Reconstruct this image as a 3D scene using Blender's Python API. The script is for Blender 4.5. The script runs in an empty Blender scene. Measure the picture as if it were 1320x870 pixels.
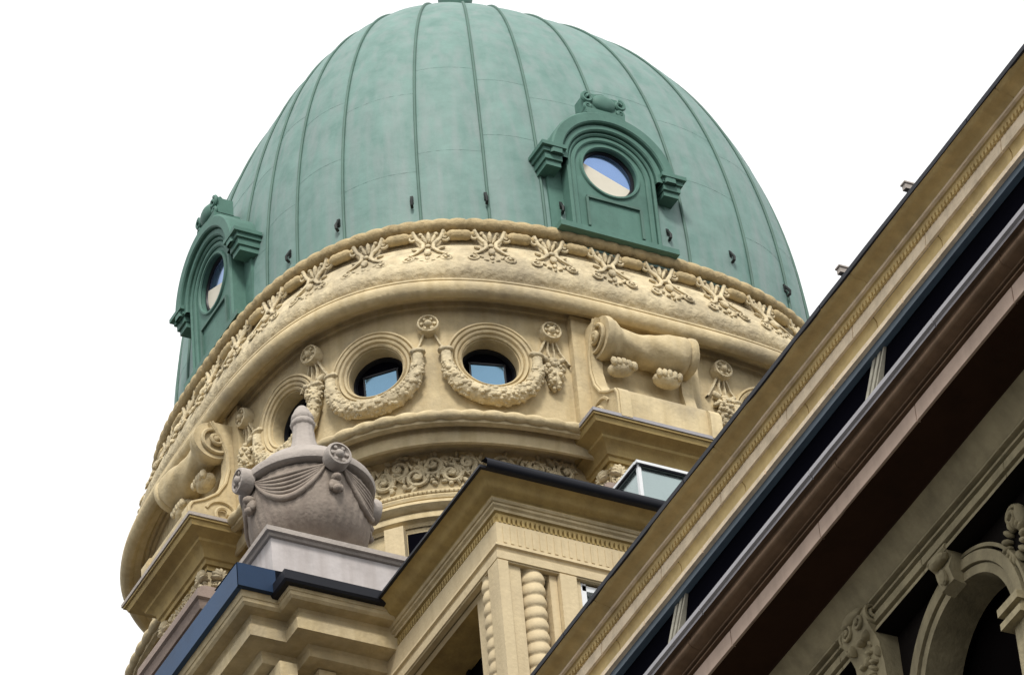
import bpy, math, random
from mathutils import Vector, Matrix
random.seed(7)
SC = bpy.context.scene
COL = SC.collection
PI = math.pi

# ------------------------------------------------------------------ camera
cd = bpy.data.cameras.new("camera")
cam = bpy.data.objects.new("camera", cd)
COL.objects.link(cam)
cF = Vector((0.39021017880741654, 0.677497308783422, 0.6234848939198966))
cR = Vector((0.8926296260722105, -0.44437495325614823, -0.0757842435918036))
cU = Vector((-0.2257174495099344, -0.5861128709641316, 0.7781537993718939))
CAM = Vector((-23.79064162, -42.02569669, -37.13327581))
M = Matrix((cR, cU, -cF)).transposed().to_4x4()
M.translation = CAM
cam.matrix_world = M
cd.sensor_fit = 'HORIZONTAL'
cd.sensor_width = 36.0
cd.lens = 36.0 * 7000.0 / 1320.0
cd.clip_start = 0.5
cd.clip_end = 3000
SC.camera = cam

# ------------------------------------------------------------------ sky, sun, exposure
SUN_EL, SUN_AZ = math.radians(46), math.radians(210)      # azimuth clockwise from +Y
w = bpy.data.worlds.new("World")
SC.world = w
w.use_nodes = True
nt = w.node_tree
nt.nodes.clear()
sky = nt.nodes.new('ShaderNodeTexSky')
sky.sky_type = 'NISHITA'
sky.sun_disc = False
sky.sun_elevation = SUN_EL
sky.sun_rotation = SUN_AZ
skm = nt.nodes.new('ShaderNodeMixRGB')
skm.blend_type = 'MIX'
skm.inputs['Fac'].default_value = 0.94
skm.inputs['Color2'].default_value = (10.0, 10.0, 10.0, 1)   # bright overcast cloud layer
bg = nt.nodes.new('ShaderNodeBackground')
bg.inputs['Strength'].default_value = 0.1025
wo = nt.nodes.new('ShaderNodeOutputWorld')
nt.links.new(sky.outputs[0], skm.inputs['Color1'])
nt.links.new(skm.outputs[0], bg.inputs['Color'])
nt.links.new(bg.outputs[0], wo.inputs['Surface'])
sd = bpy.data.lights.new("sun", 'SUN')
sd.energy = 2.5
sd.angle = math.radians(14)
sd.color = (1.0, 0.96, 0.9)
so = bpy.data.objects.new("sun", sd)
COL.objects.link(so)
sdir = Vector((math.sin(SUN_AZ) * math.cos(SUN_EL), math.cos(SUN_AZ) * math.cos(SUN_EL), math.sin(SUN_EL)))
so.rotation_euler = sdir.to_track_quat('Z', 'Y').to_euler()
vs = SC.view_settings
vs.view_transform = 'Standard'
vs.look = 'None'
vs.gamma = 1.0
vs.use_curve_mapping = False
vs.exposure = 0.32

# ------------------------------------------------------------------ materials
def mat(name, base, rough=0.8, var=0.25, scale=2.0, dark=None, bump=0.15, bscale=30.0, metallic=0.0,
        streak=0.0, spec=0.3, streak_col=None, grime=0.0, grime_col=(0.23, 0.195, 0.14)):
    m = bpy.data.materials.new(name)
    m.use_nodes = True
    t = m.node_tree
    t.nodes.clear()
    out = t.nodes.new('ShaderNodeOutputMaterial')
    b = t.nodes.new('ShaderNodeBsdfPrincipled')
    t.links.new(b.outputs[0], out.inputs['Surface'])
    b.inputs['Roughness'].default_value = rough
    b.inputs['Metallic'].default_value = metallic
    b.inputs['Specular IOR Level'].default_value = spec
    tc = t.nodes.new('ShaderNodeTexCoord')
    n = t.nodes.new('ShaderNodeTexNoise')
    n.inputs['Scale'].default_value = scale
    n.inputs['Detail'].default_value = 8
    n.inputs['Roughness'].default_value = 0.65
    t.links.new(tc.outputs['Object'], n.inputs['Vector'])
    r = t.nodes.new('ShaderNodeValToRGB')
    r.color_ramp.elements[0].position = 0.30
    r.color_ramp.elements[1].position = 0.70
    d = dark if dark else tuple(c * (1 - var) for c in base)
    l = tuple(min(0.95, c * (1 + var * 0.6)) for c in base)
    r.color_ramp.elements[0].color = (*d, 1)
    r.color_ramp.elements[1].color = (*l, 1)
    e = r.color_ramp.elements.new(0.5)
    e.color = (*base, 1)
    t.links.new(n.outputs['Fac'], r.inputs['Fac'])
    col = r.outputs['Color']
    if streak > 0:
        mp = t.nodes.new('ShaderNodeMapping')
        mp.inputs['Scale'].default_value = (7, 7, 0.55)
        t.links.new(tc.outputs['Object'], mp.inputs['Vector'])
        n2 = t.nodes.new('ShaderNodeTexNoise')
        n2.inputs['Scale'].default_value = 1.3
        n2.inputs['Detail'].default_value = 5
        t.links.new(mp.outputs[0], n2.inputs['Vector'])
        r2 = t.nodes.new('ShaderNodeValToRGB')
        r2.color_ramp.elements[0].position = 0.42
        r2.color_ramp.elements[1].position = 0.72
        r2.color_ramp.elements[0].color = (0, 0, 0, 1)
        r2.color_ramp.elements[1].color = (streak, streak, streak, 1)
        t.links.new(n2.outputs['Fac'], r2.inputs['Fac'])
        mx = t.nodes.new('ShaderNodeMixRGB')
        t.links.new(r2.outputs['Color'], mx.inputs['Fac'])
        t.links.new(col, mx.inputs['Color1'])
        sc = streak_col if streak_col else tuple(c * 0.45 for c in base)
        mx.inputs['Color2'].default_value = (*sc, 1)
        col = mx.outputs['Color']
    if grime > 0:
        n4 = t.nodes.new('ShaderNodeTexNoise')
        n4.inputs['Scale'].default_value = 0.9
        n4.inputs['Detail'].default_value = 9
        n4.inputs['Roughness'].default_value = 0.72
        t.links.new(tc.outputs['Object'], n4.inputs['Vector'])
        r4 = t.nodes.new('ShaderNodeValToRGB')
        r4.color_ramp.elements[0].position = 0.47
        r4.color_ramp.elements[1].position = 0.66
        r4.color_ramp.elements[0].color = (0, 0, 0, 1)
        r4.color_ramp.elements[1].color = (grime, grime, grime, 1)
        t.links.new(n4.outputs['Fac'], r4.inputs['Fac'])
        m4 = t.nodes.new('ShaderNodeMixRGB')
        t.links.new(r4.outputs['Color'], m4.inputs['Fac'])
        t.links.new(col, m4.inputs['Color1'])
        m4.inputs['Color2'].default_value = (*grime_col, 1)
        col = m4.outputs['Color']
    t.links.new(col, b.inputs['Base Color'])
    if bump > 0:
        n3 = t.nodes.new('ShaderNodeTexNoise')
        n3.inputs['Scale'].default_value = bscale
        n3.inputs['Detail'].default_value = 6
        t.links.new(tc.outputs['Object'], n3.inputs['Vector'])
        bm = t.nodes.new('ShaderNodeBump')
        bm.inputs['Strength'].default_value = bump
        bm.inputs['Distance'].default_value = 0.03
        t.links.new(n3.outputs['Fac'], bm.inputs['Height'])
        t.links.new(bm.outputs[0], b.inputs['Normal'])
    return m

CREAM = mat("cream_stone", (0.55, 0.45, 0.27), 0.85, 0.20, 1.6, bump=0.3, bscale=22, streak=0.5, streak_col=(0.36, 0.27, 0.13), grime=0.55)
CARVE = mat("carved_stone", (0.59, 0.50, 0.325), 0.85, 0.32, 6.0, bump=0.9, bscale=17, streak=0.3, streak_col=(0.30, 0.22, 0.11), grime=0.6)
ROLL = mat("weathered_roll_stone", (0.44, 0.345, 0.19), 0.9, 0.35, 6.0, bump=0.5, bscale=25)
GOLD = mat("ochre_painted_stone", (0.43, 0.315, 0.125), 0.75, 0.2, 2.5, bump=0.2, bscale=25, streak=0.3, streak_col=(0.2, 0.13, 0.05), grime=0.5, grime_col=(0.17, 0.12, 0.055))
BAYST = mat("pale_bay_stone", (0.58, 0.475, 0.295), 0.85, 0.15, 1.8, bump=0.2, bscale=25, streak=0.4, streak_col=(0.40, 0.31, 0.18), grime=0.45, grime_col=(0.32, 0.26, 0.17))
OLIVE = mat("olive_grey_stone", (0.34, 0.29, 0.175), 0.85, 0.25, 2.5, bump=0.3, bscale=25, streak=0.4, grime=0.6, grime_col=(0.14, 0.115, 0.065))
COPPER = mat("verdigris_copper", (0.150, 0.246, 0.220), 0.6, 0.24, 3.0, dark=(0.112, 0.206, 0.180), bump=0.35, bscale=5,
             streak=0.6, streak_col=(0.225, 0.268, 0.262), spec=0.25)
COPPERD = mat("verdigris_copper_trim", (0.085, 0.175, 0.142), 0.6, 0.22, 3.0, bump=0.12, bscale=14,
              streak=0.4, streak_col=(0.06, 0.14, 0.11), spec=0.25)
RIBM = mat("copper_seam", (0.08, 0.15, 0.122), 0.65, 0.2, 3.0, bump=0.05)
URN = mat("mauve_grey_stone", (0.275, 0.23, 0.19), 0.9, 0.25, 4.0, bump=0.35, bscale=28, streak=0.35, streak_col=(0.17, 0.13, 0.11))
URNL = mat("pale_urn_stone", (0.37, 0.33, 0.295), 0.9, 0.18, 4.0, bump=0.3, bscale=28)
PED = mat("pale_pedestal_render", (0.47, 0.435, 0.42), 0.85, 0.18, 3.5, bump=0.15, bscale=18, streak=0.5, streak_col=(0.31, 0.27, 0.25))
RIM = mat("grey_coping_stone", (0.36, 0.32, 0.285), 0.85, 0.2, 4.0, bump=0.25)
BLUE = mat("blue_painted_flashing", (0.013, 0.05, 0.12), 0.55, 0.2, 1.5, bump=0.05, spec=0.35)
NAVY = mat("dark_gutter_metal", (0.008, 0.009, 0.014), 0.5, 0.2, 3.0, bump=0.03, spec=0.22)
LEAD = mat("pale_metal_flashing", (0.30, 0.29, 0.305), 0.45, 0.15, 3.0, bump=0.06, spec=0.5)
BROWN = mat("brown_painted_gutter", (0.17, 0.11, 0.068), 0.7, 0.25, 3.0, bump=0.06, spec=0.12, streak=0.3)
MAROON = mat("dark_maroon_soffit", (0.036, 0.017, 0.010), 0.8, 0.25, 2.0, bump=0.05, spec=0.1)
FASC = mat("dusty_pink_fascia", (0.44, 0.33, 0.26), 0.8, 0.12, 3.0, bump=0.1, streak=0.25)
BLACK = mat("black_window_frame", (0.006, 0.007, 0.010), 0.45, 0.1, 3.0, bump=0.0, spec=0.3)
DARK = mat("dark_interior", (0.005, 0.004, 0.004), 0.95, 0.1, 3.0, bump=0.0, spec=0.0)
WHITE = mat("white_painted_metal", (0.70, 0.72, 0.73), 0.5, 0.05, 3.0, bump=0.02)
HEAD = mat("blue_grey_window_head", (0.075, 0.115, 0.15), 0.4, 0.2, 2.0, bump=0.03, spec=0.5)
GLINT = mat("cream_reflection", (0.62, 0.58, 0.48), 0.6, 0.05, 4.0, bump=0.0)  # pale reflection in the dormer glass, put in as flat colour
IRON = mat("dark_iron", (0.012, 0.016, 0.015), 0.6, 0.2, 5.0, bump=0.0)
MULL = mat("weathered_mullion_paint", (0.36, 0.34, 0.27), 0.7, 0.3, 8.0, bump=0.1, streak=0.4)
BLUE_SHADE = mat("shaded_blue_flashing", (0.007, 0.026, 0.065), 0.55, 0.2, 2.0, bump=0.05, spec=0.25)  # darker copy of the blue flashing paint, for its face in shade
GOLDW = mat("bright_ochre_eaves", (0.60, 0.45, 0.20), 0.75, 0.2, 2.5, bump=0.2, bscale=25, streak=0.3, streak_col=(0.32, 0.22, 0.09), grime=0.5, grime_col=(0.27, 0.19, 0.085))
PINKST = mat("pinkish_frieze_stone", (0.80, 0.66, 0.47), 0.85, 0.2, 5.0, bump=0.4, bscale=30, streak=0.3)
UMBER = mat("grey_brown_stone", (0.24, 0.185, 0.155), 0.85, 0.25, 3.0, bump=0.25)
SHADE_BLK = mat("shade_black_stone", (0.010, 0.008, 0.007), 0.9, 0.2, 3.0, bump=0.05, spec=0.05)  # deep shade under the wall mouldings, put in as near-black colour
ASPH = mat("asphalt", (0.05, 0.05, 0.052), 0.9, 0.25, 3.0, bump=0.2)
PAVE = mat("paving", (0.16, 0.15, 0.14), 0.9, 0.2, 2.0, bump=0.2)

def glassy(name, col, rough=0.08, metal=0.9):
    m = mat(name, col, rough, 0.08, 2.0, bump=0.0, metallic=metal, spec=0.5)
    return m
PANE = glassy("sky_blue_pane", (0.16, 0.28, 0.385), 0.12)
PANEB = glassy("deep_blue_pane", (0.22, 0.33, 0.56), 0.10)
PANEW = glassy("pale_glazing", (0.36, 0.43, 0.42), 0.18, 0.85)
DGLASS = mat("dark_glass", (0.003, 0.003, 0.005), 0.6, 0.1, 2.0, bump=0.0, spec=0.0)

# ------------------------------------------------------------------ mesh helpers
class MB:
    def __init__(self):
        self.v, self.f = [], []
    def add(self, vs, fs):
        o = len(self.v)
        self.v += [tuple(p) for p in vs]
        self.f += [tuple(i + o for i in q) for q in fs]
    def grid(self, rows, closed_u=False, closed_v=False):
        """rows: list of equally long point lists"""
        nr, nc = len(rows), len(rows[0])
        vs = [p for r in rows for p in r]
        fs = []
        for i in range(nr if closed_v else nr - 1):
            for j in range(nc if closed_u else nc - 1):
                a, b = i, (i + 1) % nr
                c, d = j, (j + 1) % nc
                fs.append((a * nc + c, a * nc + d, b * nc + d, b * nc + c))
        self.add(vs, fs)
    def box(self, c, s, T=None):
        vs = []
        for x in (-.5, .5):
            for y in (-.5, .5):
                for z in (-.5, .5):
                    p = Vector((c[0] + x * s[0], c[1] + y * s[1], c[2] + z * s[2]))
                    vs.append(T(p) if T else p)
        self.add(vs, [(0, 1, 3, 2), (4, 6, 7, 5), (0, 4, 5, 1), (2, 3, 7, 6), (0, 2, 6, 4), (1, 5, 7, 3)])
    def ball(self, c, r, T=None, nu=10, nv=7, rot=0.0):
        """ellipsoid, radii r in local axes, optional rotation in the local u-v plane"""
        rows = []
        cr, sr = math.cos(rot), math.sin(rot)
        for i in range(nv + 1):
            a = PI * i / nv
            row = []
            for j in range(nu):
                b = 2 * PI * j / nu
                x, y, z = r[0] * math.sin(a) * math.cos(b), r[1] * math.sin(a) * math.sin(b), r[2] * math.cos(a)
                x, y = x * cr - y * sr, x * sr + y * cr
                p = Vector((c[0] + x, c[1] + y, c[2] + z))
                row.append(T(p) if T else p)
            rows.append(row)
        self.grid(rows, closed_u=True)
    def tube(self, pts, rad, T=None, ns=8, closed=False, cap=True):
        """tube along local points, rad constant or list"""
        P = [Vector(p) for p in pts]
        n = len(P)
        R = rad if isinstance(rad, (list, tuple)) else [rad] * n
        rows = []
        prev = None
        for i in range(n):
            a = P[(i - 1) % n] if (closed or i > 0) else P[i]
            b = P[(i + 1) % n] if (closed or i < n - 1) else P[i]
            t = (b - a)
            if t.length < 1e-9:
                t = Vector((0, 0, 1))
            t.normalize()
            if prev is None:
                ref = Vector((0, 0, 1)) if abs(t.z) < 0.9 else Vector((1, 0, 0))
                u = t.cross(ref).normalized()
            else:
                u = (prev - t * prev.dot(t))
                if u.length < 1e-6:
                    u = t.orthogonal()
                u.normalize()
            prev = u
            v = t.cross(u)
            rows.append([(P[i] + (u * math.cos(2 * PI * k / ns) + v * math.sin(2 * PI * k / ns)) * R[i]) for k in range(ns)])
        if cap and not closed:
            rows = [[P[0]] * ns] + rows + [[P[-1]] * ns]
        if T:
            rows = [[T(p) for p in r] for r in rows]
        self.grid(rows, closed_u=True, closed_v=closed)
    def build(self, name, m, parent=None, angle=40, smooth=True):
        me = bpy.data.meshes.new(name)
        me.from_pydata(self.v, [], self.f)
        import bmesh
        bm = bmesh.new()
        bm.from_mesh(me)
        bmesh.ops.remove_doubles(bm, verts=bm.verts, dist=0.0004)
        bmesh.ops.dissolve_degenerate(bm, edges=bm.edges, dist=0.0002)
        bmesh.ops.recalc_face_normals(bm, faces=bm.faces)
        bm.to_mesh(me)
        bm.free()
        if smooth:
            for p in me.polygons:
                p.use_smooth = True
            me.set_sharp_from_angle(angle=math.radians(angle))
        me.materials.append(m)
        o = bpy.data.objects.new(name, me)
        COL.objects.link(o)
        if parent:
            o.parent = parent
            o.matrix_parent_inverse = Matrix.Translation(parent.location).inverted() if parent.type == 'EMPTY' else Matrix()
        return o

def thing(name, label, cat, loc, group=None):
    o = bpy.data.objects.new(name, None)
    COL.objects.link(o)
    o.location = loc
    o.empty_display_size = 0.3
    o['label'] = label
    o['category'] = cat
    if group:
        o['group'] = group
    return o

def tag(o, label, cat, group=None):
    o['label'] = label
    o['category'] = cat
    if group:
        o['group'] = group
    return o

def sub_noise(p, amp, sc):
    from mathutils import noise
    return amp * noise.noise(Vector(p) * sc)

# sweep a profile [(off,z)] along an xy path with mitred corners; off is measured to the LEFT of travel
def sweep(mb, path, prof, zbase=0.0, T=None, closed_prof=False):
    n = len(path)
    P = [Vector((p[0], p[1])) for p in path]
    rows = []
    for i in range(n):
        d0 = (P[i] - P[i - 1]).normalized() if i > 0 else None
        d1 = (P[i + 1] - P[i]).normalized() if i < n - 1 else None
        if d0 is None:
            d0 = d1
        if d1 is None:
            d1 = d0
        n0, n1 = Vector((-d0.y, d0.x)), Vector((-d1.y, d1.x))
        m = (n0 + n1)
        k = 2.0 / max(0.2, m.length_squared)
        m = m * k
        row = []
        for off, z in prof:
            q = P[i] + m * off
            v = Vector((q.x, q.y, zbase + z))
            row.append(T(v) if T else v)
        rows.append(row)
    mb.grid(rows, closed_u=closed_prof)

# ------------------------------------------------------------------ rounded-square plan of the tower
def sq(th, R, n):
    c, s = math.cos(th), math.sin(th)
    r = R / (abs(c) ** n + abs(s) ** n) ** (1 / n)
    return r * c, r * s

def sqn(th, n):
    x, y = sq(th, 1.0, n)
    gx = math.copysign(abs(x) ** (n - 1), x)
    gy = math.copysign(abs(y) ** (n - 1), y)
    l = math.hypot(gx, gy)
    return gx / l, gy / l

# arc table at R = 3.5, n = 3.2, s = 0 at -90 degrees, growing to the right
NT = 1440
_tab = [(0.0, -PI / 2)]
def _mk(sign):
    out = []
    x0, y0 = sq(-PI / 2, 3.5, 3.2)
    s = 0
    for i in range(1, NT + 1):
        th = -PI / 2 + sign * PI * i / NT
        x, y = sq(th, 3.5, 3.2)
        s += math.hypot(x - x0, y - y0)
        out.append((sign * s, th))
        x0, y0 = x, y
    return out
_tab = list(reversed(_mk(-1))) + [(0.0, -PI / 2)] + _mk(1)
def th_of(s):
    lo, hi = 0, len(_tab) - 1
    if s <= _tab[0][0]:
        return _tab[0][1]
    if s >= _tab[-1][0]:
        return _tab[-1][1]
    while hi - lo > 1:
        m = (lo + hi) // 2
        if _tab[m][0] <= s:
            lo = m
        else:
            hi = m
    a, b = _tab[lo], _tab[hi]
    k = (s - a[0]) / (b[0] - a[0])
    return a[1] + k * (b[1] - a[1])
def s_of(deg):
    t = math.radians(deg)
    lo, hi = 0, len(_tab) - 1
    while hi - lo > 1:
        m = (lo + hi) // 2
        if _tab[m][1] <= t:
            lo = m
        else:
            hi = m
    a, b = _tab[lo], _tab[hi]
    k = (t - a[1]) / (b[1] - a[1])
    return a[0] + k * (b[0] - a[0])

def on_tower(Rf, n):
    """local (u = arc, v = height, w = outward) -> world; Rf(z) gives the wall half-width"""
    def T(p):
        th = th_of(p[0])
        x, y = sq(th, Rf(p[1]), n)
        nx, ny = sqn(th, n)
        return Vector((x + nx * p[2], y + ny * p[2], p[1]))
    return T
def frame_at(s, z, R, n):
    """straight local frame tangent to the wall at arc s"""
    th = th_of(s)
    x, y = sq(th, R, n)
    nx, ny = sqn(th, n)
    o = Vector((x, y, z))
    u, nn = Vector((-ny, nx, 0)), Vector((nx, ny, 0))
    def T(p):
        return o + u * p[0] + Vector((0, 0, p[1])) + nn * p[2]
    return T
def flat_frame(o, u, nn):
    o, u, nn = Vector(o), Vector(u), Vector(nn)
    def T(p):
        return o + u * p[0] + Vector((0, 0, p[1])) + nn * p[2]
    return T

def ring(mb, prof, n=None, k=240):
    """prof rows (R, z[, n])"""
    rows = []
    for q in prof:
        nn = q[2] if len(q) > 2 else n
        rows.append([Vector((*sq(2 * PI * i / k, q[0], nn), q[1])) for i in range(k)])
    mb.grid(rows, closed_u=True)

def arc_pts(cx, cz, r, a0, a1, n):
    return [(cx + r * math.cos(a0 + (a1 - a0) * i / n), cz + r * math.sin(a0 + (a1 - a0) * i / n)) for i in range(n + 1)]

def spiral(c, r0, turns, a0, sgn=1, n=26, w=0.03):
    out = []
    for i in range(n + 1):
        k = i / n
        r = r0 * (1 - 0.88 * k)
        a = a0 + sgn * 2 * PI * turns * k
        out.append((c[0] + r * math.cos(a), c[1] + r * math.sin(a), w + 0.25 * r0 * k))
    return out

def lathe(mb, prof, c, k=48, T=None, flute=0, famp=0.0):
    rows = []
    for r, z in prof:
        row = []
        for i in range(k):
            a = 2 * PI * i / k
            rr = r * (1 + famp * math.cos(flute * a)) if flute else r
            p = Vector((c[0] + rr * math.cos(a), c[1] + rr * math.sin(a), c[2] + z))
            row.append(T(p) if T else p)
        rows.append(row)
    mb.grid(rows, closed_u=True)

def ring_plate(mb, T, hole, outer, w0, w1, hole_depth=None, segs=64):
    """flat plate between a hole outline and an outer outline given as functions of angle -> (u, v)"""
    hs = [hole(2 * PI * i / segs) for i in range(segs)]
    os_ = [outer(2 * PI * i / segs) for i in range(segs)]
    rows = [[T((a, b, w0)) for a, b in os_], [T((a, b, w1)) for a, b in os_], [T((a, b, w1)) for a, b in hs],
            [T((a, b, hole_depth if hole_depth is not None else w0)) for a, b in hs]]
    mb.grid(rows, closed_u=True)

def arch_outline(half, zbot, zspring, c=(0, 0), rz=None):
    """outline of a round-headed panel seen from the point c"""
    rz = rz or half
    def f(a):
        dx, dz = math.cos(a), math.sin(a)
        best = None
        # ray against left/right sides, bottom, arc
        t = 1e9
        if dx > 1e-9:
            tt = (half - c[0]) / dx
            if zbot - 1e-6 <= c[1] + tt * dz <= zspring + 1e-6:
                t = min(t, tt)
        if dx < -1e-9:
            tt = (-half - c[0]) / dx
            if zbot - 1e-6 <= c[1] + tt * dz <= zspring + 1e-6:
                t = min(t, tt)
        if dz < -1e-9:
            tt = (zbot - c[1]) / dz
            if -half - 1e-6 <= c[0] + tt * dx <= half + 1e-6:
                t = min(t, tt)
        # ellipse head
        A = (dx / half) ** 2 + (dz / rz) ** 2
        B = 2 * (c[0] * dx / half ** 2 + (c[1] - zspring) * dz / rz ** 2)
        Cc = (c[0] / half) ** 2 + ((c[1] - zspring) / rz) ** 2 - 1
        D = B * B - 4 * A * Cc
        if D >= 0:
            tt = (-B + math.sqrt(D)) / (2 * A)
            if tt > 0 and c[1] + tt * dz >= zspring - 1e-6:
                t = min(t, tt)
        return c[0] + t * dx, c[1] + t * dz
    return f

# =================================================================== GROUND
GZ = -38.73
g = MB()
g.add([(-900, -900, GZ), (900, -900, GZ), (900, 900, GZ), (-900, 900, GZ)], [(0, 1, 2, 3)])
o = g.build("ground", ASPH, smooth=False)
o['kind'] = 'structure'
g = MB()
g.box((-5.3, -20, GZ + 0.067), (3.0, 60, 0.126))
o = g.build("pavement", PAVE, smooth=False)
o['kind'] = 'structure'

# =================================================================== DOMED TOWER
tower = thing("domed_tower", "cream stone corner tower under a ribbed green copper dome with round windows", "tower", (0, 0, GZ))

# ---- dome
DX, DY, DH, DA, DB, DR = 0.04, -0.08, 5.45, 2.05, 2.28, 3.345
RIBS = [-170.3, -161.4, -152.7, -142.3, -128.7, -117.2, -107.2, -92.5, -77.8, -63.9, -53.5, -44, -35, -26, -17, -8, 1, 10, 19, 28,
        37, 46, 55, 64, 73, 82, 91, 100, 109, 118, 127, 136, 145, 154, 163, 172, 180.5]
RIBT = [math.radians(a) for a in RIBS]
def dome_r(t):
    return DR * max(0.0, 1 - t ** DA) ** (1 / DB)
def dome_pt(th, t, out=0.0):
    r = dome_r(t) + out
    x, y = sq(th, r, 2.8)
    return Vector((DX + x, DY + y, t * DH))
m = MB()
ths = []
R2 = RIBT[:-1] + [RIBT[0] + 2 * PI]
for a, b in zip(R2[:-1], R2[1:]):
    for i in range(8):
        ths.append((a + (b - a) * i / 8, math.sin(PI * i / 8)))
tl = [-0.02] + [1 - (1 - i / 46) ** 1.7 for i in range(1, 47)]
tl[-1] = 0.99995
rows = []
for t in tl:
    tt = max(t, 0)
    r = dome_r(tt)
    row = []
    for th, bl in ths:
        rr = r * (1 + 0.007 * bl)
        x, y = sq(th, rr, 2.8)
        row.append(Vector((DX + x, DY + y, t * DH)))
    rows.append(row)
m.grid(rows, closed_u=True)
# fine welt seams between the copper sheets, staggered from gore to gore
for gi, (a, b) in enumerate(zip(R2[:-1], R2[1:])):
    for t in (0.16 + 0.05 * ((gi * 7) % 3), 0.40 + 0.04 * ((gi * 5) % 3)):
        m.tube([dome_pt(a + (b - a) * i / 6, t, dome_r(t) * 0.007 * math.sin(PI * i / 6) + -0.001) for i in range(7)], 0.003, ns=5)
dome = m.build("dome", COPPER, tower, 60)
dome['label'] = "ribbed green copper dome with weathered patina"
for th in RIBT[:-1]:
    r_ = MB()
    L = [dome_pt(th, t, 0.012) for t in [1 - (1 - i / 40) ** 1.7 * 0.995 for i in range(0, 40)]]
    r_.tube(L, 0.017, ns=6)
    r_.build("rib", RIBM, dome)
# snow hooks just above the dome's foot
for dg in (-170, -154.5, -143.3, -130, -117.6, -104, -82, -68.4, -54.3):
    th = math.radians(dg)
    h_ = MB()
    t0 = 0.40 / DH
    p = dome_pt(th, t0)
    nx, ny = sqn(th, 2.8)
    T = flat_frame(p, (-ny, nx, 0), (nx, ny, 0))
    h_.tube([(0, .07, 0), (0, .06, .03), (0, -.02, .075), (0, -.06, .07), (0, -.075, .03)], 0.017, T, ns=6)
    h_.box((0, 0.05, 0.012), (.035, .10, .02), T)
    h_.build("snow_hook", IRON, dome)
# finial
m = MB()
lathe(m, [(0.0, -0.15), (0.30, -0.15), (0.30, 0.0), (0.22, 0.06), (0.13, 0.12), (0.10, 0.30), (0.10, 0.62), (0.15, 0.68), (0.15, 0.74), (0.10, 0.80),
          (0.18, 0.95), (0.21, 1.12), (0.17, 1.28), (0.08, 1.38), (0.05, 1.6), (0.02, 2.0), (0.0, 2.05)], (DX, DY, DH), 32)
m.build("finial", COPPERD, tower)

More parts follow.
